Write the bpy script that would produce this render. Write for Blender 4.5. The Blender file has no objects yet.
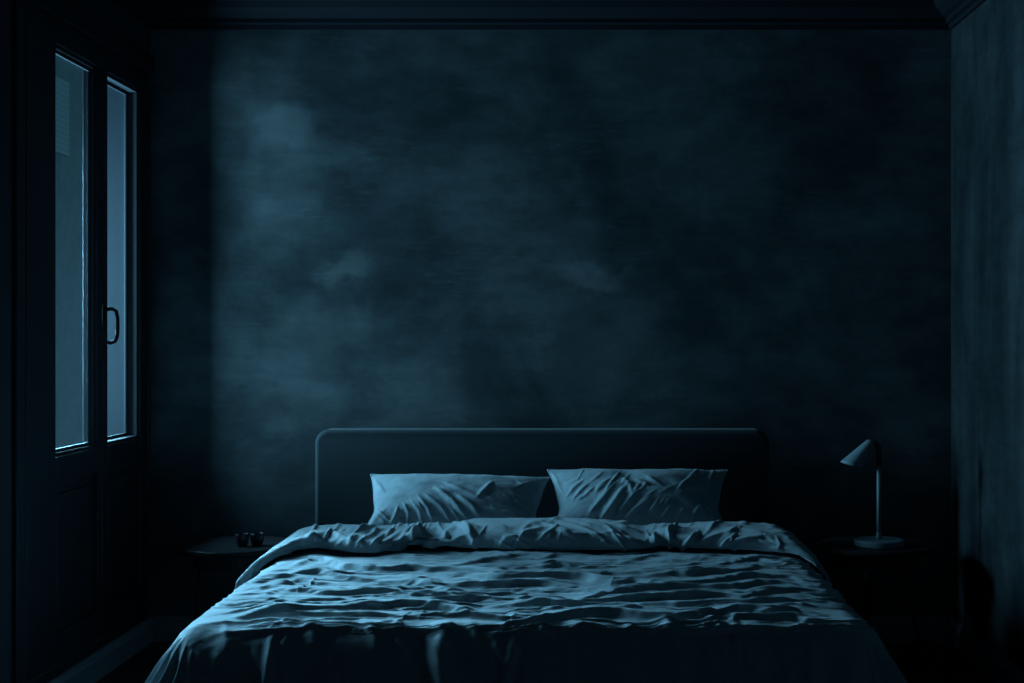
import bpy, bmesh, math, random
import numpy as np
from mathutils import Vector, Matrix

random.seed(4)
RNG = np.random.default_rng(11)
COL = bpy.context.scene.collection

# ------------------------------------------------------------------ camera numbers
FPX, CX, CY, CAMZ = 1367.0, 585.0, 338.0, 1.24     # lens (px), vanishing point, eye height

def s2l(*c):
    r = []
    for v in c:
        v = v / 255.0
        r.append(v / 12.92 if v <= 0.04045 else ((v + 0.055) / 1.055) ** 2.4)
    return tuple(r)

# ------------------------------------------------------------------ materials
def mat(name, color, rough=0.8, metal=0.0, spec=0.3, sheen=0.0):
    m = bpy.data.materials.new(name)
    m.use_nodes = True
    b = m.node_tree.nodes['Principled BSDF']
    b.inputs['Base Color'].default_value = (*color, 1)
    b.inputs['Roughness'].default_value = rough
    b.inputs['Metallic'].default_value = metal
    b.inputs['Specular IOR Level'].default_value = spec
    if sheen:
        b.inputs['Sheen Weight'].default_value = sheen
        b.inputs['Sheen Roughness'].default_value = 0.5
    return m

def noise_bump(m, scale=(1, 1, 1), nscale=8.0, detail=6, strength=0.3, dist=0.01, col=None, ramp=(0.3, 0.7), rough=0.6):
    nt = m.node_tree; N = nt.nodes; L = nt.links
    b = N['Principled BSDF']
    tc = N.new('ShaderNodeTexCoord'); mp = N.new('ShaderNodeMapping')
    mp.inputs['Scale'].default_value = scale
    L.new(tc.outputs['Object'], mp.inputs['Vector'])
    n = N.new('ShaderNodeTexNoise')
    n.inputs['Scale'].default_value = nscale; n.inputs['Detail'].default_value = detail
    n.inputs['Roughness'].default_value = rough
    L.new(mp.outputs['Vector'], n.inputs['Vector'])
    if strength:
        bu = N.new('ShaderNodeBump')
        bu.inputs['Strength'].default_value = strength; bu.inputs['Distance'].default_value = dist
        L.new(n.outputs['Fac'], bu.inputs['Height']); L.new(bu.outputs['Normal'], b.inputs['Normal'])
    if col:
        r = N.new('ShaderNodeValToRGB')
        r.color_ramp.elements[0].position = ramp[0]; r.color_ramp.elements[0].color = (*col[0], 1)
        r.color_ramp.elements[1].position = ramp[1]; r.color_ramp.elements[1].color = (*col[1], 1)
        L.new(n.outputs['Fac'], r.inputs['Fac']); L.new(r.outputs['Color'], b.inputs['Base Color'])
    return m

def plaster(name, lo, hi, scuff, seed=0.0, streak=(1, 1, 1), scuffs=()):
    """limewashed plaster: clouds, trowel drags and pale scuffs"""
    m = mat(name, lo, 0.85, spec=0.15)
    nt = m.node_tree; N = nt.nodes; L = nt.links
    b = N['Principled BSDF']
    tc = N.new('ShaderNodeTexCoord')
    def noise(sc, scale, detail, rough, dist=0.0):
        mp = N.new('ShaderNodeMapping'); mp.inputs['Scale'].default_value = sc
        mp.inputs['Location'].default_value = (seed, seed * .7, seed * 1.3)
        L.new(tc.outputs['Object'], mp.inputs['Vector'])
        n = N.new('ShaderNodeTexNoise'); n.inputs['Scale'].default_value = scale
        n.inputs['Detail'].default_value = detail; n.inputs['Roughness'].default_value = rough
        n.inputs['Distortion'].default_value = dist
        L.new(mp.outputs['Vector'], n.inputs['Vector'])
        return n.outputs['Fac']
    def ramp(f, p0, p1, c0, c1):
        r = N.new('ShaderNodeValToRGB')
        r.color_ramp.interpolation = 'EASE'
        r.color_ramp.elements[0].position = p0; r.color_ramp.elements[0].color = (*c0, 1)
        r.color_ramp.elements[1].position = p1; r.color_ramp.elements[1].color = (*c1, 1)
        L.new(f, r.inputs['Fac']); return r.outputs['Color']
    def mul(a, c, fac=1.0, mode='MULTIPLY'):
        x = N.new('ShaderNodeMix'); x.data_type = 'RGBA'; x.blend_type = mode
        x.inputs[0].default_value = fac
        L.new(a, x.inputs[6]); L.new(c, x.inputs[7]); return x.outputs[2]
    clouds = ramp(noise(streak, 1.7, 5, 0.55, 0.3), 0.33, 0.68, lo, hi)
    mid = ramp(noise((1.0, 1.0, 1.8), 5.5, 8, 0.65), 0.3, 0.7, (.75, .75, .75), (1.22, 1.22, 1.22))
    drag = ramp(noise((1.2, 1.2, 16), 3.0, 8, 0.7), 0.35, 0.7, (.95, .95, .95), (1.06, 1.06, 1.06))
    c = mul(mul(clouds, mid), drag)
    # pale scuffs: broad mask times fine drags
    msk = ramp(noise((1, 1, 1.4), 2.1, 3, 0.5), 0.54, 0.68, (0, 0, 0), (1, 1, 1))
    fine = ramp(noise((1.5, 1.5, 9), 7.0, 10, 0.75, 0.4), 0.50, 0.72, (0, 0, 0), scuff)
    c = mul(c, mul(msk, fine), .6, 'ADD')
    # worn patches where the wash is rubbed thin
    fine2 = ramp(noise((1.3, 1.3, 6), 6.0, 10, 0.72, 0.5), 0.45, 0.64, (.10, .10, .10), scuff)
    for (px_, py_, rx, ry, k) in scuffs:
        wx = (px_ - CX) / 244.0; wz = CAMZ - (py_ - CY) / 244.0
        mp = N.new('ShaderNodeMapping'); mp.vector_type = 'POINT'
        mp.inputs['Scale'].default_value = (244.0 / rx, 0, 244.0 / ry)
        mp.inputs['Location'].default_value = (-wx * 244.0 / rx, 0, -wz * 244.0 / ry)
        nd = N.new('ShaderNodeTexNoise'); nd.inputs['Scale'].default_value = 7; nd.inputs['Detail'].default_value = 6
        L.new(tc.outputs['Object'], nd.inputs['Vector'])
        ad = N.new('ShaderNodeVectorMath'); ad.operation = 'MULTIPLY_ADD'
        ad.inputs[1].default_value = (.25, .25, .25)
        L.new(nd.outputs['Color'], ad.inputs[0]); L.new(tc.outputs['Object'], ad.inputs[2])
        sb = N.new('ShaderNodeVectorMath'); sb.operation = 'SUBTRACT'; sb.inputs[1].default_value = (.125, .125, .125)
        L.new(ad.outputs[0], sb.inputs[0]); L.new(sb.outputs[0], mp.inputs['Vector'])
        ln = N.new('ShaderNodeVectorMath'); ln.operation = 'LENGTH'; L.new(mp.outputs[0], ln.inputs[0])
        mr = N.new('ShaderNodeMapRange'); mr.interpolation_type = 'SMOOTHSTEP'
        mr.inputs['From Min'].default_value = 1.3; mr.inputs['From Max'].default_value = .1
        mr.inputs['To Min'].default_value = 0; mr.inputs['To Max'].default_value = k
        L.new(ln.outputs['Value'], mr.inputs['Value'])
        x = N.new('ShaderNodeMix'); x.data_type = 'RGBA'; x.blend_type = 'ADD'
        L.new(mr.outputs[0], x.inputs[0]); L.new(c, x.inputs[6]); L.new(fine2, x.inputs[7]); c = x.outputs[2]
    L.new(c, b.inputs['Base Color'])
    bu = N.new('ShaderNodeBump'); bu.inputs['Strength'].default_value = 0.25; bu.inputs['Distance'].default_value = 0.006
    L.new(noise((1, 1, 2), 9.0, 8, 0.6), bu.inputs['Height']); L.new(bu.outputs['Normal'], b.inputs['Normal'])
    return m

M_wall = plaster('plaster_blue_grey', (.043, .056, .061), (.105, .126, .132), (.10, .11, .115), 3.1, scuffs=((285,130,40,26,1.0),(285,205,55,60,.4),(345,270,34,20,1.0),(325,325,60,32,.7),(592,275,42,13,1.0),(600,345,70,55,.5),(300,390,55,50,.7),(425,395,50,45,.5)))
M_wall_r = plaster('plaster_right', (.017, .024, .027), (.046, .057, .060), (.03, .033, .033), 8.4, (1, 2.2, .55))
M_wall_d = noise_bump(mat('wall_paint_dark', (.05, .055, .065), 0.8, spec=0.1), nscale=6, strength=0.1, dist=0.004)
M_front = noise_bump(mat('wall_paint_bounce', (.6, .62, .63), 0.85, spec=0.1), nscale=6, strength=0.1, dist=0.004)  # unseen wall behind the camera, made pale to bounce light onto the duvet
M_ceil = noise_bump(mat('ceiling_paint', (.018, .02, .026), 0.9, spec=0.1), nscale=5, strength=0.1, dist=0.004)
M_cornice = noise_bump(mat('cornice_paint', (.018, .019, .024), 0.7, spec=0.1), nscale=12, strength=0.1, dist=0.002)
M_floor = noise_bump(mat('floor_boards', (.03, .028, .03), 0.5), scale=(8, .6, 1), nscale=4, strength=0.2, dist=0.003,
                     col=((.02, .019, .02), (.045, .04, .042)))
M_base = noise_bump(mat('baseboard_paint', (.20, .22, .24), 0.5, spec=0.2), nscale=10, strength=0.1, dist=0.002)
M_win = noise_bump(mat('dark_window_paint', (.022, .026, .032), 0.5, spec=0.25), scale=(1, 1, .15), nscale=40, strength=0.1, dist=0.001)
M_bead = noise_bump(mat('glazing_bead', (.035, .04, .045), 0.6), nscale=30, strength=.05, dist=.0005)
M_black = mat('black_iron', (.012, .013, .015), 0.4, metal=0.3)
M_fabric = noise_bump(mat('washed_cotton', (.46, .52, .55), 0.9, spec=0.1, sheen=0.15), scale=(1, 1, 1), nscale=60,
                      detail=6, strength=0.2, dist=0.003, col=((.29, .345, .37), (.36, .42, .445)))
M_pillow = noise_bump(mat('washed_cotton_pillow', (.46, .52, .55), 0.9, spec=0.1, sheen=0.15), nscale=45,
                      detail=6, strength=0.15, dist=0.003, col=((.30, .355, .38), (.36, .42, .445)))
M_head = noise_bump(mat('headboard_cloth', (.045, .058, .063), 0.95, spec=0.1, sheen=0.08), nscale=260, detail=3, strength=0.25, dist=0.001)
M_matt = noise_bump(mat('mattress_ticking', (.35, .37, .38), 0.9), nscale=120, strength=0.2, dist=0.001)
M_bedbase = noise_bump(mat('bed_base_cloth', (.03, .035, .04), 0.95), nscale=200, strength=0.2, dist=0.001)
M_wood = noise_bump(mat('dark_stained_wood', (.02, .02, .022), 0.5, spec=0.25), scale=(6, 1, 1), nscale=6, strength=0.1,
                    dist=0.001, col=((.014, .014, .016), (.03, .029, .03)))
M_lamp = noise_bump(mat('lamp_enamel', (.24, .30, .32), 0.6, spec=0.4), nscale=90, strength=0.03, dist=0.0005)
M_lamp_d = noise_bump(mat('lamp_joint', (.03, .035, .04), 0.45, spec=0.4), nscale=90, strength=0.03, dist=0.0005)
M_bulb = noise_bump(mat('unlit_bulb', (.5, .52, .52), 0.3), nscale=50, strength=0.02, dist=0.0005)
M_cup = noise_bump(mat('cup_glaze', (.015, .017, .02), 0.35, spec=0.3), nscale=30, strength=0.05, dist=0.001)
WORLD, L1, L2, L3 = 0.9, 64.0, 14.0, 27.0
LCOL = (.26, .66, .95)
M_shut = noise_bump(mat('shutter_paint', (.75, .8, .8), 0.7), nscale=12, strength=.1, dist=.002)
M_out = noise_bump(mat('outside_render', (.20, .23, .25), 0.9), nscale=4, strength=0.2, dist=0.01,
                   col=((.40, .45, .46), (.52, .57, .59)))

FOG = 0.0016
def glass_mat():
    m = bpy.data.materials.new('fogged_glass'); m.use_nodes = True
    nt = m.node_tree; N = nt.nodes; L = nt.links
    for n in list(N): N.remove(n)
    out = N.new('ShaderNodeOutputMaterial')
    tr = N.new('ShaderNodeBsdfTransparent'); tr.inputs['Color'].default_value = (.93, .96, .97, 1)
    tl = N.new('ShaderNodeBsdfTranslucent'); tl.inputs['Color'].default_value = (.8, .85, .88, 1)
    gl = N.new('ShaderNodeBsdfGlossy'); gl.inputs['Roughness'].default_value = 0.08
    gl.inputs['Color'].default_value = (.6, .65, .7, 1)
    tc = N.new('ShaderNodeTexCoord'); n = N.new('ShaderNodeTexNoise')
    n.inputs['Scale'].default_value = 14; n.inputs['Detail'].default_value = 10; n.inputs['Roughness'].default_value = .75
    L.new(tc.outputs['Object'], n.inputs['Vector'])
    # condensation settles on the lower part of the panes
    sp = N.new('ShaderNodeSeparateXYZ'); L.new(tc.outputs['Object'], sp.inputs[0])
    hz = N.new('ShaderNodeMapRange'); L.new(sp.outputs['Z'], hz.inputs['Value'])
    hz.inputs['From Min'].default_value = 2.2; hz.inputs['From Max'].default_value = 0.9
    hz.inputs['To Min'].default_value = .15; hz.inputs['To Max'].default_value = 1.0
    nr = N.new('ShaderNodeMapRange'); L.new(n.outputs['Fac'], nr.inputs['Value'])
    nr.inputs['From Min'].default_value = .3; nr.inputs['From Max'].default_value = .7
    nr.inputs['To Min'].default_value = FOG * .65; nr.inputs['To Max'].default_value = FOG * 1.35
    mr = N.new('ShaderNodeMath'); mr.operation = 'MULTIPLY'
    L.new(hz.outputs[0], mr.inputs[0]); L.new(nr.outputs[0], mr.inputs[1])
    mx = N.new('ShaderNodeMixShader'); L.new(mr.outputs[0], mx.inputs[0])
    L.new(tr.outputs[0], mx.inputs[1]); L.new(tl.outputs[0], mx.inputs[2])
    mx2 = N.new('ShaderNodeMixShader'); mx2.inputs[0].default_value = .05
    L.new(mx.outputs[0], mx2.inputs[1]); L.new(gl.outputs[0], mx2.inputs[2])
    L.new(mx2.outputs[0], out.inputs['Surface'])
    return m
M_glass = glass_mat()

# ------------------------------------------------------------------ helpers
def link(name, me, m, parent=None, smooth=False):
    o = bpy.data.objects.new(name, me); COL.objects.link(o)
    if m: me.materials.append(m)
    if parent: o.parent = parent
    if smooth:
        for p in me.polygons: p.use_smooth = True
    return o

def from_bm(name, bm, m, parent=None, smooth=False, bevel=0.0, segs=2):
    bmesh.ops.recalc_face_normals(bm, faces=bm.faces)
    me = bpy.data.meshes.new(name); bm.to_mesh(me); bm.free()
    o = link(name, me, m, parent, smooth)
    if bevel:
        bv = o.modifiers.new('bevel', 'BEVEL'); bv.width = bevel; bv.segments = segs
        bv.limit_method = 'ANGLE'; bv.angle_limit = math.radians(40)
    return o

def box(bm, x0, x1, y0, y1, z0, z1):
    vs = [bm.verts.new(p) for p in ((x0, y0, z0), (x1, y0, z0), (x1, y1, z0), (x0, y1, z0),
                                    (x0, y0, z1), (x1, y0, z1), (x1, y1, z1), (x0, y1, z1))]
    for f in ((0, 3, 2, 1), (4, 5, 6, 7), (0, 1, 5, 4), (1, 2, 6, 5), (2, 3, 7, 6), (3, 0, 4, 7)):
        bm.faces.new([vs[i] for i in f])

def lathe(bm, prof, cx=0, cy=0, n=48, mtx=None):
    rings = []
    for r, z in prof:
        ring = []
        for i in range(n):
            a = 2 * math.pi * i / n
            p = Vector((cx + r * math.cos(a), cy + r * math.sin(a), z)) if mtx is None else mtx @ Vector((r * math.cos(a), r * math.sin(a), z))
            ring.append(bm.verts.new(p))
        rings.append(ring)
    for a, b in zip(rings, rings[1:]):
        for i in range(n):
            bm.faces.new((a[i], a[(i + 1) % n], b[(i + 1) % n], b[i]))
    return rings

def lathe_solid(bm, prof, **k):
    rings = lathe(bm, prof, **k)
    bm.faces.new(rings[0][::-1]); bm.faces.new(rings[-1])

def tube(bm, pts, r, n=16):
    pts = [Vector(p) for p in pts]; rings = []
    for i, p in enumerate(pts):
        d = (pts[min(i + 1, len(pts) - 1)] - pts[max(i - 1, 0)]).normalized()
        up = Vector((0, 1, 0)) if abs(d.y) < .9 else Vector((1, 0, 0))
        u = d.cross(up).normalized(); v = d.cross(u).normalized()
        rr = r[i] if isinstance(r, (list, tuple)) else r
        rings.append([bm.verts.new(p + (u * math.cos(2 * math.pi * k / n) + v * math.sin(2 * math.pi * k / n)) * rr) for k in range(n)])
    for a, b in zip(rings, rings[1:]):
        for i in range(n): bm.faces.new((a[i], a[(i + 1) % n], b[(i + 1) % n], b[i]))
    bm.faces.new(rings[0][::-1]); bm.faces.new(rings[-1])

def empty(name, loc=(0, 0, 0)):
    o = bpy.data.objects.new(name, None); COL.objects.link(o); o.location = loc
    o.empty_display_size = .1
    return o

def thing(o, label, cat, group=None):
    o['label'] = label; o['category'] = cat
    if group: o['group'] = group
    return o

def struct(o, label=None, cat=None):
    o['kind'] = 'structure'
    if label: o['label'] = label
    if cat: o['category'] = cat
    return o

def keep(o, parent):
    """parent a mesh written in world coordinates to an empty standing elsewhere"""
    o.parent = parent
    o.matrix_parent_inverse = Matrix.Translation(-Vector(parent.location))
    return o

def grid_mesh(name, P, m, parent=None, flip=False):
    """P: (nv, nu, 3) array -> smooth grid mesh"""
    nv, nu = P.shape[:2]
    idx = np.arange(nv * nu).reshape(nv, nu)
    f = np.stack([idx[:-1, :-1], idx[:-1, 1:], idx[1:, 1:], idx[1:, :-1]], -1).reshape(-1, 4)
    if flip: f = f[:, ::-1]
    me = bpy.data.meshes.new(name)
    me.vertices.add(nv * nu); me.vertices.foreach_set('co', P.reshape(-1).astype(np.float32))
    me.loops.add(f.size); me.loops.foreach_set('vertex_index', f.reshape(-1).astype(np.int32))
    me.polygons.add(len(f))
    me.polygons.foreach_set('loop_start', (np.arange(len(f)) * 4).astype(np.int32))
    me.polygons.foreach_set('loop_total', np.full(len(f), 4, np.int32))
    me.update(calc_edges=True); me.validate()
    return link(name, me, m, parent, True)

def normals(P):
    du = np.gradient(P, axis=1); dv = np.gradient(P, axis=0)
    n = np.cross(du, dv); n /= np.linalg.norm(n, axis=2, keepdims=True) + 1e-12
    return n

def proj(P):
    return CX + FPX * P[..., 0] / P[..., 1], CY + FPX * (CAMZ - P[..., 2]) / P[..., 1]

def sstep(x, a, b):
    t = np.clip((x - a) / (b - a), 0, 1); return t * t * (3 - 2 * t)

def vnoise(x, y, seed):
    """smooth 2-D value noise in -1..1"""
    r = np.random.default_rng(seed).random((256, 256)) * 2 - 1
    xi = np.floor(x).astype(int); yi = np.floor(y).astype(int)
    fx = x - xi; fy = y - yi
    fx = fx * fx * fx * (fx * (fx * 6 - 15) + 10); fy = fy * fy * fy * (fy * (fy * 6 - 15) + 10)
    g = lambda i, j: r[i % 256, j % 256]
    return (g(xi, yi) * (1 - fx) * (1 - fy) + g(xi + 1, yi) * fx * (1 - fy) + g(xi, yi + 1) * (1 - fx) * fy + g(xi + 1, yi + 1) * fx * fy)

def seg_ridge(px, py, pts, w, A, ys=1.0, sharp=1.0):
    """height of a crease running along a polyline, ends tapered"""
    xs_ = [p[0] for p in pts]; ys_ = [p[1] for p in pts]; mgn = 3 * w
    full = (px > min(xs_) - mgn) & (px < max(xs_) + mgn) & (py > min(ys_) - mgn / ys) & (py < max(ys_) + mgn / ys)
    res = np.zeros(px.shape)
    if not full.any(): return res
    px = px[full]; py = py[full]
    best = np.full(px.shape, 1e9); along = np.zeros(px.shape)
    L = [0]
    for (x0, y0), (x1, y1) in zip(pts, pts[1:]): L.append(L[-1] + math.hypot(x1 - x0, y1 - y0))
    for k, ((x0, y0), (x1, y1)) in enumerate(zip(pts, pts[1:])):
        dx, dy = x1 - x0, (y1 - y0) * ys
        t = np.clip(((px - x0) * dx + (py - y0) * ys * dy) / (dx * dx + dy * dy + 1e-9), 0, 1)
        d = np.hypot(px - x0 - t * dx, (py - y0) * ys - t * dy)
        c = d < best
        best = np.where(c, d, best); along = np.where(c, (L[k] + t * (L[k + 1] - L[k])) / L[-1], along)
    tp = np.sin(np.pi * np.clip(along, 0.02, .98)) ** .5
    ww = w * (.45 + .55 * tp)
    res[full] = A * tp * np.exp(-(best / ww) ** 2 * sharp)
    return res

# ================================================================== ROOM
XL, XR, YB, YN, ZC = -1.78, 1.50, 5.60, -1.2, 2.62
TH = 0.17
W1 = (4.30, 5.575)      # window door opening seen in the photo
W2 = (2.75, 4.05)       # unseen opening, added to let light onto the foot of the bed
ZO = 2.33

bm = bmesh.new(); box(bm, XL - TH, XR + .2, YN - .2, YB + .2, -.12, 0); struct(from_bm('floor', bm, M_floor))
bm = bmesh.new(); box(bm, XL - TH, XR + .2, YN - .2, YB + .2, ZC, ZC + .12); struct(from_bm('ceiling', bm, M_ceil))
bm = bmesh.new(); box(bm, XL - TH, XR + .2, YB, YB + .2, 0, ZC); struct(from_bm('wall_back', bm, M_wall))
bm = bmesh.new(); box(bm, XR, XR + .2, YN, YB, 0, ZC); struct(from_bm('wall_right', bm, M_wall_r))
bm = bmesh.new(); box(bm, XL - TH, XR + .2, YN - .2, YN, 0, ZC); struct(from_bm('wall_front', bm, M_front))
bm = bmesh.new()
for y0, y1, z0, z1 in ((YN, W2[0], 0, ZC), (W2[1], W1[0], 0, ZC), (W1[1], YB, 0, ZC), (W2[0], W2[1], ZO, ZC), (W1[0], W1[1], ZO, ZC),
                       (W2[0], W2[1], 0, .10), (W1[0], W1[1], 0, .10)):
    box(bm, XL - TH, XL, y0, y1, z0, z1)
struct(from_bm('wall_left', bm, M_wall_d))

# cornice, stepped profile run along a wall
def cornice(name, axis, a0, a1, wall, sgn):
    prof = [(0, ZC), (.115, ZC), (.115, ZC - .018), (.095, ZC - .022), (.085, ZC - .045), (.05, ZC - .07), (.03, ZC - .078),
            (.03, ZC - .095), (.014, ZC - .10), (.012, ZC - .118), (0, ZC - .118)]
    bm = bmesh.new(); rings = []
    for a in (a0, a1):
        rings.append([bm.verts.new((wall + sgn * o, a, z) if axis == 'y' else (a, wall + sgn * o, z)) for o, z in prof])
    n = len(prof)
    for i in range(n): bm.faces.new((rings[0][i], rings[0][(i + 1) % n], rings[1][(i + 1) % n], rings[1][i]))
    bm.faces.new(rings[0]); bm.faces.new(rings[1][::-1])
    struct(from_bm(name, bm, M_cornice))
cornice('trim_1', 'x', XL, XR, YB, -1)
cornice('trim_2', 'y', YN, YB, XR, -1)
cornice('trim_3', 'y', YN, YB, XL, 1)

def baseboard(name, axis, a0, a1, wall, sgn):
    prof = [(0, 0), (.018, 0), (.018, .075), (.012, .085), (.008, .098), (0, .10)]
    bm = bmesh.new(); rings = []
    for a in (a0, a1):
        rings.append([bm.verts.new((wall + sgn * o, a, z) if axis == 'y' else (a, wall + sgn * o, z)) for o, z in prof])
    n = len(prof)
    for i in range(n): bm.faces.new((rings[0][i], rings[0][(i + 1) % n], rings[1][(i + 1) % n], rings[1][i]))
    bm.faces.new(rings[0]); bm.faces.new(rings[1][::-1])
    struct(from_bm(name, bm, M_base))
baseboard('baseboard_left', 'y', YN, YB, XL, 1)
baseboard('baseboard_back', 'x', XL + .02, XR - .02, YB, -1)
baseboard('baseboard_right', 'y', YN, YB, XR, -1)

# ------------------------------------------------------------------ casement windows down to a low sill
def french_window(name, lo, hi, label, leaves, handle):
    root = empty(name, (XL, (lo + hi) / 2, .10)); struct(root, label, 'window')
    xo, xi = XL - .085, XL - .004
    zb, zt = .10, ZO
    bm = bmesh.new()      # outer frame
    box(bm, xo - .03, xi, lo, lo + .05, zb, zt); box(bm, XL - TH, xi, hi - .018, hi - .0005, zb, zt)
    box(bm, xo - .03, xi, lo, hi, zt - .045, zt); box(bm, xo - .03, xi, lo, hi, zb, zb + .03)
    keep(from_bm('window_frame', bm, M_win, bevel=.003), root)
    bm = bmesh.new()      # casing on the room side
    cw = .055
    box(bm, XL, XL + .016, lo - cw, lo + .012, zb, zt + cw)
    box(bm, XL, XL + .016, lo - cw, min(hi + cw, YB - .001), zt - .012, zt + cw)
    if hi + cw < YB: box(bm, XL, XL + .016, hi - .012, hi + cw, zb, zt + cw)
    keep(from_bm('casing', bm, M_win, bevel=.004), root)
    for (y0, y1, g0, g1, rec) in leaves:
        z0, z1, gz0, gz1 = .14, 2.31, .838, 2.235
        bm = bmesh.new()
        xs0, xs1 = XL - .06, XL - .002
        box(bm, xs0, xs1, y0, g0, z0, z1); box(bm, xs0, xs1, g1, y1, z0, z1)
        box(bm, xs0, xs1, g0, g1, gz1, z1); box(bm, xs0, xs1, g0, g1, gz0 - .09, gz0); box(bm, xs0, xs1, g0, g1, z0, z0 + .10)
        # raised and fielded wooden panel below the glass
        box(bm, xs0 + .012, xs1 - .018, g0, g1, z0 + .10, gz0 - .09)
        box(bm, xs0 + .012, xs1 - .010, g0 + .035, g1 - .035, z0 + .14, gz0 - .13)
        sash = keep(from_bm('sash', bm, M_win, bevel=.004), root)
        bm = bmesh.new()      # stepped glazing beads around the pane
        xg = XL - .002 - rec
        b = .012
        for (xa, xb, w) in ((xg, xs1 - .012, b), (xg, xg + .010, b * 1.9)):
            box(bm, xa, xb, g0, g0 + w, gz0, gz1); box(bm, xa, xb, g1 - w, g1, gz0, gz1)
            box(bm, xa, xb, g0, g1, gz0, gz0 + w); box(bm, xa, xb, g0, g1, gz1 - w, gz1)
        bead = from_bm('glazing_bead', bm, M_bead, bevel=.002)
        bead.parent = sash
        bm = bmesh.new(); box(bm, xg - .008, xg - .003, g0 - .004, g1 + .004, gz0 - .004, gz1 + .004)
        pane = from_bm('pane', bm, M_glass); pane.parent = sash
    if handle is not None:
        y, z = handle
        bm = bmesh.new()
        box(bm, XL - .003, XL + .006, y - .014, y + .014, z - .08, z + .02)
        pts = [(XL + .002, y, z), (XL + .030, y + .002, z + .003), (XL + .043, y + .004, z - .006), (XL + .048, y + .006, z - .03),
               (XL + .048, y + .008, z - .07), (XL + .046, y + .008, z - .10), (XL + .038, y + .006, z - .118), (XL + .022, y + .004, z - .124), (XL + .012, y + .003, z - .120)]
        tube(bm, pts, .0068, 12)
        keep(from_bm('handle', bm, M_black, smooth=True), root)
    return root

french_window('window_1', W1[0], W1[1], 'tall dark framed double casement window with wood panels below, left wall',
              ((4.36, 5.045, 4.605, 5.005, .034), (5.05, 5.555, 5.105, 5.485, .060)), (5.06, 1.345))
french_window('window_2', W2[0], W2[1], 'unseen second casement window, added to the left wall to light the foot of the bed',
              ((2.81, 3.38, 2.90, 3.32, .034), (3.385, 4.00, 3.45, 3.93, .034)), (3.41, 1.33))

# outside: the house across the lane, seen through the panes, with one pale shutter
nb = empty('neighbouring_house', (-9.3, 26, -3))
thing(nb, 'house across the lane, seen dimly through the window panes', 'house')
bm = bmesh.new(); box(bm, -9.9, -9.3, 18, 34, -3.0, 9.0); keep(from_bm('facade', bm, M_out), nb)
bm = bmesh.new()
for k in range(14):
    box(bm, -9.3, -9.26, 22.6, 24.55, 4.5 + k * .095, 4.5 + k * .095 + .088)
box(bm, -9.3, -9.275, 22.6, 24.55, 4.5, 5.83)
keep(from_bm('shutter', bm, M_shut), nb)

# ================================================================== BED
XC = -0.145           # middle of the bed
HX0, HX1, HY = -1.072, 0.732, 5.42
bed = empty('bed', (-.165, 4.45, 0))
thing(bed, 'double bed with a dark upholstered headboard, standing against the plaster wall', 'bed')

def headboard():
    """padded board with rounded upper corners and a soft piped front edge"""
    x0, x1, zt, R = HX0, HX1, 0.876, 0.055
    n = 12
    def outline(off):
        pts = [(x0 + off, .05)]
        r = max(R - off, .004)
        for i in range(n + 1):
            a = math.pi - math.pi / 2 * i / n
            pts.append((x0 + R + r * math.cos(a) if True else 0, zt - R + r * math.sin(a)))
        for i in range(n + 1):
            a = math.pi / 2 - math.pi / 2 * i / n
            pts.append((x1 - R + r * math.cos(a), zt - R + r * math.sin(a)))
        pts.append((x1 - off, .05))
        return pts
    bm = bmesh.new(); rings = []
    yb, yf = HY + .10, HY
    prof = [(0, yb), (0, yf + .018)]
    for i in range(1, 7):
        a = math.pi / 2 * i / 6
        prof.append((.018 * (1 - math.cos(a)), yf + .018 - .018 * math.sin(a)))
    for off, y in prof:
        rings.append([bm.verts.new((x, y, z)) for x, z in outline(off)])
    for a, b in zip(rings, rings[1:]):
        for i in range(len(a) - 1): bm.faces.new((a[i], a[i + 1], b[i + 1], b[i]))
        bm.faces.new((a[-1], a[0], b[0], b[-1]))
    bm.faces.new(rings[0]); bm.faces.new(rings[-1][::-1])
    o = keep(from_bm('headboard', bm, M_head, smooth=True), bed)
    bm.free()
    return o
headboard()
bm = bmesh.new(); box(bm, -.96, .67, 3.50, 5.42, .10, .29); keep(from_bm('bed_base', bm, M_bedbase, bevel=.02, segs=3), bed)
for lx, ly in ((-.86, 3.74), (.57, 3.74), (-.86, 5.25), (.57, 5.25)):
    bm = bmesh.new(); lathe_solid(bm, [(.018, 0), (.024, .06), (.028, .10)], cx=lx, cy=ly, n=20)
    keep(from_bm('leg', bm, M_wood), bed)

# mattress
bm = bmesh.new(); box(bm, -.955, .665, 3.47, 5.41, .292, .502)
mt = from_bm('mattress', bm, M_matt, bevel=.05, segs=5)
thing(mt, 'thick mattress lying on the bed base, hidden under the wrinkled duvet', 'mattress')
for p in mt.data.polygons: p.use_smooth = True

# ------------------------------------------------------------------ duvet
W, F, TOP, R, THM = .80, 3.435, .530, .105, math.radians(80)
def base_surface(A, B, back=None):
    """cloth coordinates (A across from the bed's middle, B along) -> point on the draped bed"""
    ex = np.maximum(np.abs(A) - W, 0); ey = np.maximum(F - B, 0)
    e = (ex ** 4 + ey ** 4) ** .25
    l = np.hypot(ex, ey) + 1e-9
    nx, ny = np.sign(A) * ex / l, -ey / l
    cx = np.clip(A, -W, W); cy = np.maximum(B, F)
    th = np.minimum(e / R, THM)
    s = np.maximum(e - R * THM, 0)
    out = R * np.sin(th) + s * math.cos(THM); dn = R * (1 - np.cos(th)) + s * math.sin(THM)
    crown = .018 * (1 - (cx / W) ** 2) * 0 
    return np.stack([XC + cx + nx * out, cy + ny * out, TOP + crown - dn], -1), ex, ey, e

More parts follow.
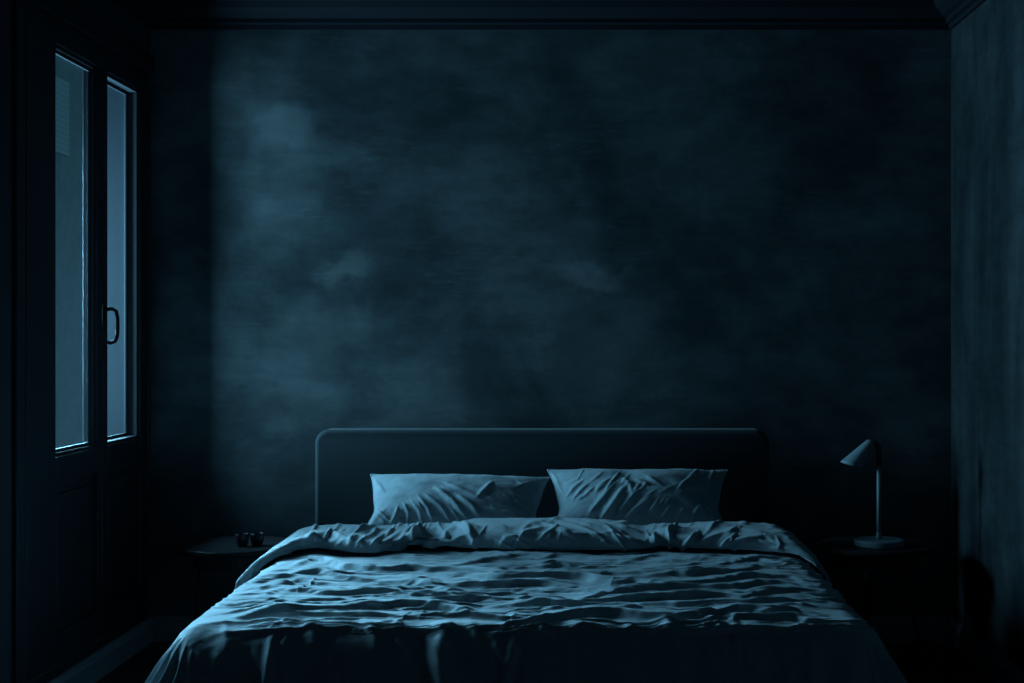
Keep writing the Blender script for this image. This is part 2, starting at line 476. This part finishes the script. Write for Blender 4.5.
def crease_field(px, py, sc, creases):
    """long creases lying across the bed: from every crest a quick drop towards the foot, then an easy rise to the next"""
    db = np.full(px.shape, 60.0); ab = np.zeros(px.shape); wfb = np.full(px.shape, 1.5)
    df = np.full(px.shape, 60.0); af = np.zeros(px.shape); wbf = np.full(px.shape, 8.0)
    for c in creases:
        pts, A = c[0], c[1] * 1.25
        wf = (c[2] if len(c) > 2 else 2.2) * .36; wb = (c[3] if len(c) > 3 else 6.0) * 1.7
        xs = [p[0] for p in pts]; ys = [p[1] for p in pts]
        ln = min((xs[-1] - xs[0]) * .45, 60.0)
        tp = np.clip(np.minimum((px - xs[0]) / ln, (xs[-1] - px) / ln), 0, 1)
        a = A * tp ** .7 * (.85 + .15 * np.sin(px / 23.0 + xs[0]))
        d = py - (np.interp(px, xs, ys) + A * sc)
        on = a > .0025
        m = on & (d >= 0) & (d < db); db = np.where(m, d, db); ab = np.where(m, a, ab); wfb = np.where(m, wf, wfb)
        m = on & (d < 0) & (-d < df); df = np.where(m, -d, df); af = np.where(m, a, af); wbf = np.where(m, wb, wbf)
    gap = np.minimum(db + df, wbf)
    rise = af * np.clip(1 - df / np.maximum(gap, .5), 0, 1) ** 1.25
    fall = ab * np.exp(-(db / wfb) ** 1.8)
    h = np.maximum(rise, fall)
    for _ in range(2):          # take the knife edge off
        h[1:-1] = .25 * h[:-2] + .5 * h[1:-1] + .25 * h[2:]
        h[:, 1:-1] = .25 * h[:, :-2] + .5 * h[:, 1:-1] + .25 * h[:, 2:]
    for _ in range(4):
        h[:, 2:-2] = .25 * h[:, :-4] + .5 * h[:, 2:-2] + .25 * h[:, 4:]
    return h

CREASES = [
 ([(268,567),(290,563),(303,556.5),(313,551.5),(326,556),(343,561.5),(380,564),(411,563.5),(450,565),(486,567),(513,569.5),(545,570)], .018),
 ([(245,585),(268,575),(288,570.6),(318,568),(340,571.5),(360,574),(385,575)], .016),
 ([(365,577),(390,575.5),(412,576),(440,581),(470,590)], .020, 3.2, 6),
 ([(243,592),(268,583),(300,576.5),(330,580),(352,584)], .012),
 ([(255,598),(268,590),(281,584),(303,585.6),(326,589),(350,587.5),(390,588),(440,590.5),(463,593),(490,595.5),(520,593)], .016),
 ([(245,602),(262,598),(281,595),(310,597),(335,596),(360,598)], .010),
 ([(222,609),(245,607.5),(265,606),(296,603),(343,601),(380,599),(403,597.5),(436,599),(470,604.7),(511,609),(545,611)], .020, 3.4, 7),
 ([(375,554),(403,555),(425,556.5),(450,562)], .010),
 ([(440,563),(456,561),(486,555),(519,551.5),(540,552),(563,554),(590,557)], .014),
 ([(400,589),(425,583),(450,579),(486,580),(540,580),(580,582)], .017),
 ([(500,569),(530,564),(560,562.5),(585,562),(610,559),(630,566)], .012),
 ([(430,577),(462,569),(500,573),(530,573),(571,573),(605,575.6),(620,577),(633,575.5),(663,580),(700,579.5),(718,576.5),(740,572),(790,571.5),(815,582)], .017),
 ([(610,560),(630,557.5),(663,553),(700,554),(723,561)], .012),
 ([(640,563),(680,560),(723,562),(735,560),(756,554),(783,561.5),(808,567)], .013),
 ([(630,569),(655,571),(690,570),(740,569),(761,564),(790,563.5),(806,567)], .012),
 ([(560,597),(600,590),(633,586),(656,584),(690,583),(736,583),(761,577.5),(790,579),(808,586)], .015),
 ([(500,598),(560,597),(597,594.5),(646,593),(700,590.5),(745,592.5),(765,587),(798,585.6),(818,594)], .018),
 ([(480,601),(520,599),(560,600),(613,599),(646,600),(700,601),(723,599),(773,598),(798,595.5),(826,601)], .014),
 ([(478,618),(511,613),(530,612),(571,607.5),(605,605.5),(646,608),(700,610),(740,605),(770,607),(798,604),(834,612)], .021, 3.6, 7),
 ([(690,618),(718,616),(756,614.4),(798,614.6),(845,622)], .012),
 ([(200,620),(250,614),(310,611),(360,614),(430,612),(480,611),(520,614)], .007),
 ([(460,634),(490,629),(525,626),(551,627.5),(592,623),(625,628),(654,628),(700,627),(782,624),(855,629)], .013, 5, 6),
 ([(190,634),(240,629),(300,628),(360,626),(420,628),(470,624),(500,628)], .006, 6, 6),
]
def duvet():
    nu, nv = 900, 760
    a = np.linspace(-(W + .47), W + .47, nu); b = np.linspace(F - .47, 4.90, nv)
    A, B = np.meshgrid(a, b)
    P, ex, ey, e = base_surface(A, B)
    N = normals(P)
    px, py = proj(P); sc = FPX / P[..., 1]
    h = np.zeros_like(A)
    py = py + 1.3 * vnoise(px / 38.0, py / 14.0, 71) + .5 * vnoise(px / 13.0, py / 7.0, 72)
    topm = 1 - sstep(e, .05, .20)
    h = crease_field(px, py, sc, CREASES)
    h *= topm
    # gentle lie of the filling, long across the bed
    h += topm * (.003 * vnoise(A * 2.2 + 9, B * 9 + 3 + .8 * np.sin(A * 2.1), 3) + .0018 * vnoise(A * 4, B * 26 + 1.2 * np.sin(A * 3.3), 5))
    h += .0008 * vnoise(A * 22 + B * 9, B * 50 - A * 12, 13) + .0004 * vnoise(A * 60, B * 120, 17)
    # small creases that run with the long ones, a few crossing them
    rq = random.Random(5)
    for _ in range(420):
        x0 = rq.uniform(200, 830); y0 = rq.uniform(552, 634); along_ = rq.random() < .97
        ln = rq.uniform(35, 150) if along_ else rq.uniform(8, 26)
        sl = rq.gauss(0, .035) if along_ else rq.uniform(-.8, .4)
        pts = [(x0 + ln * k / 4, y0 + sl * ln * k / 4 + rq.uniform(-.7, .7) * along_) for k in range(5)]
        h += seg_ridge(px, py, pts, rq.uniform(.6, 1.3), rq.uniform(.0015, .0055) * (1 if along_ else .6), ys=1.4) * topm
    # drape folds, foot side
    rr = random.Random(8)
    front = sstep(ey, .03, .16) 
    fold = np.zeros_like(A)
    q = np.where(ey > 0, A, A)
    for _ in range(46):
        c0 = rr.uniform(-W - .1, W + .1); w = rr.uniform(.010, .034); am = rr.uniform(.005, .020) * rr.choice((1, 1, -.7)); sl = rr.uniform(-.22, .22)
        st = rr.uniform(.02, .14)
        fold += am * np.exp(-((A - c0 - sl * ey - .012 * np.sin(ey * 14 + c0 * 9)) / (w * (1 + ey * 1.2))) ** 2) * sstep(ey, st, st + .10)
    fold += .005 * vnoise(A * 9, ey * 2.2, 31) * front + .0015 * vnoise(A * 30, ey * 5, 33) * front
    h += fold * (1 - sstep(ex, .0, .10))
    es = F - B
    # puckers where the cloth turns over the foot edge
    for c0, w, am in [(-.55, .02, .010), (-.40, .015, .008), (-.22, .02, .012), (-.15, .012, .008), (.02, .018, .010), (.12, .03, .012), (.24, .016, .010), (.33, .02, .014), (.02, .03, -.008), (-.30, .03, -.008)]:
        h += 1.1 * am * np.exp(-((A - c0 - .35 * ey) / w) ** 2) * np.exp(-((es - .07) / .045) ** 2)
    for _ in range(40):
        c0 = rr.uniform(-W, W); w = rr.uniform(.006, .016); am = rr.uniform(.002, .007); sl = rr.uniform(-.9, .9); e0 = rr.uniform(.01, .12)
        h += am * np.exp(-((A - c0 - sl * ey) / w) ** 2) * np.exp(-((es - e0) / .04) ** 2)
    h += .006 * vnoise(A * 11, es * 6, 35) * np.exp(-((es - .04) / .045) ** 2)
    # drape folds, long sides
    fs = np.zeros_like(A)
    for _ in range(34):
        c0 = rr.uniform(F - .1, 4.9); w = rr.uniform(.015, .045); am = rr.uniform(.006, .02); sl = rr.uniform(-.25, .25)
        fs += am * np.exp(-((B - c0 - sl * ex) / (w * (1 + ex * 1.2))) ** 2) * sstep(ex, .10, .26)
    h += fs * (1 - sstep(ey, 0, .10))
    # corner fans
    ang = np.arctan2(ey, ex + 1e-6); cm = sstep(np.minimum(ex, ey), 0.0, .05)
    rad = np.hypot(ex, ey)
    fan = np.zeros_like(A)
    for c0, w, am in ((.22, .055, .026), (.42, .04, .024), (.60, .05, .03), (.83, .05, .034), (1.08, .05, .026), (1.32, .05, .02)):
        fan += am * np.exp(-((ang - c0 - .10 * np.sin(rad * 9)) / w) ** 2)
    h += fan * cm * sstep(rad, .07, .34)
    P = P + N * h[..., None]
    fl = cm * sstep(rad, .10, .50) * .085
    P[..., 0] += np.sign(A) * fl * ex / (rad + 1e-9); P[..., 1] -= .8 * fl * ey / (rad + 1e-9)
    P[..., 2] = np.maximum(P[..., 2], .035)
    return grid_mesh('duvet', P, M_fabric)
dv = duvet()
if dv.data.polygons[300000].normal.z < 0: dv.data.flip_normals()
so = dv.modifiers.new('thickness', 'SOLIDIFY'); so.thickness = .010; so.offset = -1
thing(dv, 'rumpled blue-grey cotton duvet spread over the bed, hanging over its foot', 'duvet')

# ------------------------------------------------------------------ the turned-back upper edge of the duvet
# a (from the bed's middle), b of the leading edge, height of the edge, height of the crest
ROLL = [(-1.025, 4.29, .070, .054), (-.95, 4.35, .052, .048), (-.90, 4.365, .036, .042), (-.848, 4.38, .026, .040), (-.80, 4.45, .034, .038), (-.73, 4.47, .052, .046),
        (-.663, 4.45, .022, .044), (-.612, 4.44, .012, .042), (-.53, 4.43, .010, .044), (-.49, 4.46, .036, .046), (-.445, 4.53, .044, .048),
        (-.40, 4.55, .046, .048), (-.34, 4.54, .044, .046), (-.295, 4.51, .040, .056), (-.25, 4.52, .026, .068), (-.107, 4.48, .020, .072),
        (.014, 4.48, .022, .072), (.162, 4.47, .024, .068), (.266, 4.47, .020, .056), (.35, 4.50, .015, .040), (.384, 4.53, .024, .046),
        (.492, 4.51, .022, .052), (.593, 4.49, .020, .058), (.667, 4.47, .020, .056), (.734, 4.45, .016, .050), (.805, 4.42, .012, .044),
        (.87, 4.37, .012, .034), (.95, 4.33, .010, .022), (1.0, 4.33, .004, .006)]
def smooth_interp(x, xs, ys):
    """monotone-ish smooth interpolation"""
    f = np.interp(x, xs, ys)
    k = np.exp(-np.linspace(-2, 2, 25) ** 2); k /= k.sum()
    return np.convolve(np.pad(f, 12, 'edge'), k, 'valid')
def roll():
    nu, nv = 820, 300
    a = np.linspace(-1.025, 1.0, nu)
    ra = np.array(ROLL)
    bf, nh, hc = (smooth_interp(a, ra[:, 0], ra[:, i]) for i in (1, 2, 3))
    endt = np.clip(np.minimum((a + 1.025) / .016, (1.0 - a) / .05), 0, 1) ** .5
    t = np.linspace(0, 1, nv)
    # control points of the cross-section (b, h), back to front, then tucked under
    z = np.zeros_like(a)
    cp = [(z + 4.97, z - .004), (z + 4.935, hc * .55), (z + 4.86, hc * .97), (np.maximum(bf + .20, np.minimum(4.74, bf + .28)), hc * 1.04), (bf + .068, np.maximum(hc * .97, nh)),
          (bf + .016, np.maximum(hc * .74, nh * .98)), (bf + .000, np.maximum(nh * .8, .010)), (bf + .010, nh * .25 + .001), (bf + .06, nh * .1), (bf + .17, z - .006)]
    cb = np.array([c[0] for c in cp]); ch = np.array([c[1] for c in cp]) * np.where(True, 1, 1)
    ch[1:5] -= .007
    ch = ch * endt[None, :]
    m = len(cp) - 1
    Bm = np.zeros((nv, nu)); H = np.zeros((nv, nu))
    for i, tt in enumerate(t):
        s = tt * m; k = min(int(s), m - 1); f = s - k
        def cr(c):
            p0, p1, p2, p3 = c[max(k - 1, 0)], c[k], c[k + 1], c[min(k + 2, m)]
            return .5 * (2 * p1 + (p2 - p0) * f + (2 * p0 - 5 * p1 + 4 * p2 - p3) * f * f + (3 * p1 - p0 - 3 * p2 + p3) * f ** 3)
        Bm[i] = cr(cb); H[i] = cr(ch)
    A = np.broadcast_to(a, (nv, nu)).copy()
    T = np.broadcast_to(t[:, None], (nv, nu))
    P0, ex, ey, e = base_surface(A, Bm)
    flat, *_ = base_surface(*np.meshgrid(a, np.linspace(4.2, 5.1, nv)))
    th = np.minimum(ex / R, THM)
    NB = np.stack([np.sign(A) * np.sin(th), np.zeros_like(A), np.cos(th)], -1)
    P = P0 + NB * (H + .010)[..., None]
    px, py = proj(P)
    N = normals(P); N = np.where((N[..., 2:3] * (1 - 2 * (T[..., None] > .75))) < 0, -N, N)
    vis = sstep(T, .12, .25) * (1 - sstep(T, .74, .86))
    d = np.zeros_like(A)
    SEG = [ # (polyline px, width px, height m)
     ([(262,560),(285,549),(300,541),(318,536)], 2.6, .012), ([(235,585),(255,567),(280,553)], 2.4, .010), ([(228,592),(240,583),(262,566)], 1.8, .008),
     ([(281,554),(288,551),(294,553)], 2.2, .012), ([(300,545),(316,536),(330,533),(345,540),(362,546)], 2.4, .014),
     ([(365,527),(352,540),(350,548)], 3.0, .010), ([(378,530),(362,541),(357,547)], 2.2, .009), ([(393,529),(380,540),(370,546)], 2.2, .010),
     ([(405,530),(392,538),(380,545)], 2.4, .010), ([(419,524),(417,532),(405,542),(389,551)], 2.6, .040), ([(396,527),(405,521),(408,525)], 1.6, .010),
     ([(420,524),(432,523),(447,524),(455,527)], 2.0, .008), ([(455,528),(448,532),(443,538),(450,541)], 2.6, .014),
     ([(463,523),(468,530),(474,540),(476,549)], 3.6, .020), ([(476,520),(500,528),(508,532)], 5.0, .008), ([(520,535),(506,538),(500,547)], 2.6, .010),
     ([(542,528),(524,533),(516,544),(514,550)], 2.4, .014), ([(560,527),(545,535),(534,545)], 2.2, .012), ([(548,520),(530,524),(520,531)], 2.4, .008),
     ([(553,520),(575,526),(602,536)], 2.0, .010), ([(566,519),(592,526),(612,531)], 2.0, .010), ([(585,520),(604,526),(625,540)], 2.2, .012),
     ([(545,527),(562,533),(585,536)], 2.0, .008), ([(600,519),(625,529),(650,538)], 2.4, .010), ([(540,522),(560,530),(575,532)], 1.8, .007),
     ([(655,533),(670,531),(688,530)], 3.0, .012), ([(655,534),(652,543),(654,549)], 2.2, .026), ([(668,532),(670,542),(669,551)], 2.0, .018),
     ([(698,532),(690,541),(677,551)], 2.6, .026), ([(690,546),(712,537),(735,530)], 2.4, .012), ([(718,545),(740,540),(765,537)], 2.4, .010),
     ([(740,529),(760,534),(782,538)], 2.6, .010), ([(700,527),(720,526),(740,531)], 2.4, .006), ([(776,538),(780,544),(778,550)], 1.8, .006),
    ]
    for pts, w, am in SEG:
        d += seg_ridge(px, py, pts, w, am * .8)
    d += -.032 * np.exp(-((px - 430) / 15) ** 2) * np.exp(-((py - 541) / 9) ** 2)
    rq = random.Random(17)
    for _ in range(170):
        x0 = rq.uniform(230, 800); y0 = rq.uniform(519, 556); ln = rq.uniform(8, 34)
        an = (rq.gauss(-.6, .2) if x0 < 420 or 640 < x0 < 730 else rq.gauss(.35, .2)) if rq.random() < .9 else rq.uniform(-1.4, 1.4)
        bend = rq.uniform(-.25, .25)
        pts = [(x0, y0), (x0 + ln * .5 * math.cos(an), y0 + ln * .5 * math.sin(an)), (x0 + ln * .5 * math.cos(an) + ln * .5 * math.cos(an + bend), y0 + ln * .5 * math.sin(an) + ln * .5 * math.sin(an + bend))]
        d += seg_ridge(px, py, pts, rq.uniform(1.0, 2.4), rq.uniform(.002, .006))
    d += .004 * vnoise(A * 9 + Bm * 5, Bm * 9 - A * 4, 41) + .0006 * vnoise(A * 40 - Bm * 14, Bm * 34 + A * 11, 43)
    P = P + N * (d * vis * endt[None, :])[..., None]
    return P
Pr = roll()
rl = grid_mesh('turned_back_edge', Pr, M_fabric, dv)
if rl.data.polygons[(150) * 819 + 400].normal.z < 0: rl.data.flip_normals()

# ------------------------------------------------------------------ pillows
def pillow(label, xc, w, hgt, thick, y0, y1, z0, z1, creases, seed, roll_=0.0, dents=(), pinch=.06):
    """u across, v from lower edge to upper edge; leans back on the headboard"""
    nu, nv = 420, 300
    u = np.sin(np.linspace(-1, 1, nu) * math.pi / 2); v = np.sin(np.linspace(-1, 1, nv) * math.pi / 2)
    U, V = np.meshgrid(u, v)
    parts = []
    ax = np.array([1.0, 0, 0]); up = np.array([0, y1 - y0, z1 - z0]); up /= np.linalg.norm(up)
    nrm = np.cross(ax, up)                # towards the camera and up
    if nrm[1] > 0: nrm = -nrm
    cen = np.array([xc, (y0 + y1) / 2, (z0 + z1) / 2])
    ca, sa = math.cos(roll_), math.sin(roll_)
    ax2 = ax * ca + up * sa; up2 = up * ca - ax * sa
    for side in (1, -1):
        X = U * w / 2 * (1 - pinch * (1 - V ** 2) - .03 * np.exp(-((V + .35) / .3) ** 2)) * (.965 + .035 * V); Y = V * hgt / 2 * (1 - .07 * (1 - U ** 2))
        prof = ((1 - np.abs(U) ** 2.6) * (1 - np.abs(V) ** 2.4)) ** .62
        h = side * thick / 2 * prof * (1.0 if side > 0 else .75)
        P = cen + X[..., None] * ax2 + Y[..., None] * up2 + h[..., None] * nrm
        if side > 0:
            px, py = proj(P)
            N = normals(P); N = np.where((N @ nrm)[..., None] < 0, -N, N)
            d = np.zeros_like(U)
            for pts, ww, am in creases: d += seg_ridge(px, py, pts, ww, am * .62)
            rq = random.Random(seed)
            x0_, x1_ = px.min() + 8, px.max() - 6
            for _ in range(26):
                qx = rq.uniform(x0_, x1_); qy = rq.uniform(478, 524); ln = rq.uniform(8, 26)
                an = rq.gauss(.75, .22) * (1 if seed == 51 else -1)
                d += seg_ridge(px, py, [(qx, qy), (qx + ln * math.cos(an), qy + ln * math.sin(an))], rq.uniform(1.0, 2.2), rq.uniform(.0012, .004))
            for (dx, dy, rx, ry, am) in dents: d -= am * np.exp(-((px - dx) / rx) ** 2 - ((py - dy) / ry) ** 2)
            d += .0025 * vnoise(U * 5 + V * 3, V * 4 - U * 2, seed) + .0004 * vnoise(U * 26 + V * 9, V * 18, seed + 1)
            edge = sstep(1 - np.maximum(np.abs(U), np.abs(V)), .0, .05)
            P = P + N * (d * edge)[..., None]
        parts.append(P)
    A_, B_ = parts
    nvv, nuu = U.shape
    # weld the two faces in one mesh
    bmf = bmesh.new()
    o1 = grid_mesh('tmp', A_, None); o2 = grid_mesh('tmp', B_, None)
    bmf.from_mesh(o1.data); bmf.from_mesh(o2.data)
    for o in (o1, o2):
        me = o.data; bpy.data.objects.remove(o); bpy.data.meshes.remove(me)
    bmesh.ops.remove_doubles(bmf, verts=[vv for vv in bmf.verts if vv.is_boundary], dist=.0004)
    o = from_bm('pillow', bmf, M_pillow, smooth=True)
    # sewn seam around the edge
    idx = [(0, i) for i in range(0, nuu, 6)] + [(j, nuu - 1) for j in range(0, nvv, 6)] + [(nvv - 1, i) for i in range(nuu - 1, -1, -6)] + [(j, 0) for j in range(nvv - 1, -1, -6)]
    bmt = bmesh.new(); tube(bmt, [tuple(A_[j, i]) for j, i in idx if True], .0028, 6)
    s = from_bm('seam', bmt, M_pillow, smooth=True); s.parent = o
    thing(o, label, 'pillow', 'pillows leaning on the headboard')
    return o

PL = [([(444,482),(462,490),(478,497)], 2.2, .012), ([(436,488),(452,500),(468,519)], 3.0, .018), ([(456,494),(472,506),(484,522)], 3.0, .018),
      ([(492,482),(484,490),(477,497)], 2.6, .012), ([(425,494),(440,505),(452,522)], 2.4, .010), ([(418,496),(428,508),(434,524)], 2.4, .012),
      ([(411,500),(419,510),(422,524)], 2.0, .010), ([(404,503),(408,512),(407,524)], 2.0, .010), ([(398,506),(395,515),(390,524)], 2.2, .009),
      ([(386,508),(376,517),(370,526)], 2.6, .008), ([(450,508),(456,515),(462,524)], 2.0, .009), ([(486,508),(500,512),(518,512)], 2.2, .006),
      ([(490,521),(505,517),(518,513)], 2.2, .007), ([(372,478),(378,484),(384,492)], 2.4, .008), ([(500,484),(515,487),(535,482)], 2.8, .008)]
PR = [([(583,480),(574,488),(566,498)], 1.8, .010), ([(589,483),(580,491),(573,500)], 1.8, .010), ([(594,487),(586,494),(578,500)], 1.6, .007),
      ([(552,473),(556,480),(562,492)], 2.4, .010), ([(614,484),(603,497),(590,512)], 3.0, .012), ([(627,484),(613,503),(600,520)], 3.0, .014),
      ([(640,488),(624,505),(612,522)], 2.6, .010), ([(652,496),(636,508),(622,522)], 2.4, .010), ([(622,476),(630,484),(632,494)], 3.0, .010),
      ([(634,478),(642,482),(650,485)], 2.0, .010), ([(646,476),(655,481),(662,484)], 2.0, .009), ([(658,500),(650,512),(640,524)], 2.2, .008),
      ([(672,504),(664,514),(658,524)], 2.0, .008), ([(684,508),(678,516),(674,525)], 2.0, .007), ([(697,508),(694,516),(692,525)], 2.0, .007), ([(610,478),(600,486),(596,492)], 2.2, .008)]
pillow('blue-grey cotton pillow on the window side, creases fanning from its lower edge', -.490, .695, .29, .16, 5.10, 5.30, .530, .694, PL, 51, -.025,
       dents=((403, 518, 22, 10, .012),))
pillow('blue-grey cotton pillow on the lamp side, set slightly higher, diagonal creases', .2035, .70, .31, .17, 5.10, 5.31, .532, .716, PR, 61, -.003,
       dents=((628, 474, 12, 6, .012),), pinch=.085)

# ------------------------------------------------------------------ bedside tables
def bedside_table(x, y, label):
    t = empty('bedside_table', (x, y, 0)); thing(t, label, 'table', 'round bedside tables')
    bm = bmesh.new()
    lathe_solid(bm, [(.20, .425), (.214, .428), (.22, .436), (.22, .446), (.217, .45)], n=72)
    from_bm('table_top', bm, M_wood, t, smooth=False, bevel=.0012)
    bm = bmesh.new(); lathe_solid(bm, [(.165, .37), (.165, .425)], n=48); from_bm('apron', bm, M_wood, t)
    for k in range(3):
        a = math.pi / 2 + k * 2 * math.pi / 3
        bm = bmesh.new()
        tube(bm, [(.185 * math.cos(a), .185 * math.sin(a), 0), (.15 * math.cos(a), .15 * math.sin(a), .21), (.13 * math.cos(a), .13 * math.sin(a), .40)], [.009, .013, .016], 12)
        from_bm('leg', bm, M_wood, t)
    return t
bedside_table(-1.335, 5.25, 'round dark wooden bedside table between the bed and the window, two small cups on it')
bedside_table(1.115, 5.25, 'round dark wooden bedside table under the lamp, right of the bed')

def cup(x, y, label, rz=0):
    o_bm = bmesh.new()
    lathe(o_bm, [(.0005, .0), (.017, 0), (.022, .008), (.026, .03), (.027, .058), (.0262, .0605), (.0248, .059), (.0235, .03), (.019, .011), (.0005, .008)], n=40)
    bmesh.ops.remove_doubles(o_bm, verts=o_bm.verts, dist=.0011)
    o = from_bm('cup', o_bm, M_cup, smooth=True); o.location = (x, y, .4502); o.rotation_euler.z = rz
    o.scale = (.95, .95, .8)
    return thing(o, label, 'cup', 'cups on the bedside table')
cup(-1.30, 5.18, 'small dark glazed cup on the round bedside table, the one nearer the window')
cup(-1.247, 5.20, 'small dark glazed cup on the round bedside table, the one nearer the bed')

# ------------------------------------------------------------------ lamp
def lamp():
    x, y, z0 = 1.118, 5.20, .4502
    t = empty('table_lamp', (x, y, z0)); thing(t, 'small unlit reading lamp with a slim stem and tilted cone shade on the bedside table', 'lamp')
    bm = bmesh.new(); lathe_solid(bm, [(.089, 0), (.0925, .002), (.0935, .006), (.0935, .020), (.092, .0235), (.088, .025)], n=72)
    from_bm('base', bm, M_lamp, t, smooth=False)
    bm = bmesh.new(); tube(bm, [(0, 0, .024), (0, 0, .315)], .0082, 20)
    lathe_solid(bm, [(.011, .024), (.0105, .034), (.0085, .05), (.0070, .052)], n=24)
    from_bm('stem', bm, M_lamp, t, smooth=True)
    bm = bmesh.new(); tube(bm, [(0, 0, .305), (0, 0, .358), (-.001, 0, .370), (-.006, 0, .381), (-.014, 0, .389), (-.024, 0, .391), (-.034, 0, .386)], [.0105, .0105, .0105, .0105, .010, .0095, .008], 20)
    from_bm('joint', bm, M_lamp_d, t, smooth=True)
    # cone shade: apex by the joint, opening down-left
    apex = Vector((-.028, 0, .402)); cen = Vector((-.107, -.004, .306)); ax = (cen - apex)
    Lc = ax.length; zz = ax.normalized(); yy = Vector((0, -1, 0)); xx = Vector((math.cos(.30), 0, -math.sin(.30)))   # mouth cut nearly level
    mt_ = Matrix(((xx.x, yy.x, zz.x, apex.x), (xx.y, yy.y, zz.y, apex.y), (xx.z, yy.z, zz.z, apex.z), (0, 0, 0, 1)))
    bm = bmesh.new()
    prof = [(.001, 0), (.010, .001), (.015, .006)] + [(.016 + (.043 - .016) * k / 8, .008 + (Lc - .008) * k / 8) for k in range(9)]
    inner = [(r - .0022, zq) for r, zq in prof[:2:-1]] + [(.001, .010)]
    lathe(bm, prof + inner, n=56, mtx=mt_)
    sh = from_bm('lamp_shade', bm, M_lamp, t, smooth=True)
    bm = bmesh.new(); lathe_solid(bm, [(.004, .012), (.010, .02), (.018, .055), (.020, .07), (.016, .086), (.006, .094)], n=24, mtx=mt_)
    b = from_bm('bulb', bm, M_bulb, smooth=True); b.parent = sh
lamp()

# ================================================================== LIGHT
w = bpy.data.worlds.new('night_sky'); bpy.context.scene.world = w; w.use_nodes = True
nt = w.node_tree; bg = nt.nodes['Background']
tc = nt.nodes.new('ShaderNodeTexCoord'); sp = nt.nodes.new('ShaderNodeSeparateXYZ'); rp = nt.nodes.new('ShaderNodeValToRGB')
nt.links.new(tc.outputs['Generated'], sp.inputs[0]); nt.links.new(sp.outputs['Z'], rp.inputs['Fac']); nt.links.new(rp.outputs['Color'], bg.inputs['Color'])
rp.color_ramp.elements[0].position = 0; rp.color_ramp.elements[0].color = (.032, .095, .135, 1)
rp.color_ramp.elements[1].position = .6; rp.color_ramp.elements[1].color = (.012, .045, .075, 1)
bg.inputs['Strength'].default_value = WORLD

def area(name, loc, target, sx, sz, radiance, spread=180, col=LCOL):
    l = bpy.data.lights.new(name, 'AREA'); l.shape = 'RECTANGLE'; l.size = sx; l.size_y = sz
    l.energy = radiance * sx * sz * math.pi; l.color = col; l.spread = math.radians(spread)
    o = bpy.data.objects.new(name, l); COL.objects.link(o); o.location = loc
    o.rotation_euler = (Vector(target) - Vector(loc)).to_track_quat('-Z', 'Y').to_euler()
    return o
area('moonlit_sky', (-2.75, 5.32, 1.45), (-1.78, 5.15, 1.40), .7, 1.2, L1)
area('bed_light_beyond', (-2.85, 6.25, 1.6), (-1.42, 4.12, .8), .7, 1.0, L3, 44)  # added lamp, aimed through the window to rake the duvet creases from behind
area('bed_light_near', (-2.85, 4.50, 1.75), (-1.5, 3.70, 1.1), .5, 1.0, L2, 60)  # added lamp outside the unseen window, brightens the front left of the bed

# ================================================================== CAMERA
cam = bpy.data.cameras.new('camera'); co = bpy.data.objects.new('camera', cam); COL.objects.link(co)
co.location = (0, 0, CAMZ); co.rotation_euler = (math.pi / 2, 0, 0)
cam.sensor_width = 36; cam.lens = FPX / 1024 * 36
cam.shift_x = -(CX - 512) / 1024; cam.shift_y = (CY - 341.5) / 1024
cam.clip_start = .05; cam.clip_end = 200
sc_ = bpy.context.scene; sc_.camera = co
sc_.view_settings.view_transform = 'Standard'; sc_.view_settings.look = 'None'
sc_.view_settings.gamma = 1; sc_.view_settings.exposure = 0; sc_.view_settings.use_curve_mapping = False
sc_.cycles.max_bounces = 6; sc_.cycles.diffuse_bounces = 4; sc_.cycles.sample_clamp_indirect = 3
sc_.cycles.use_denoising = True
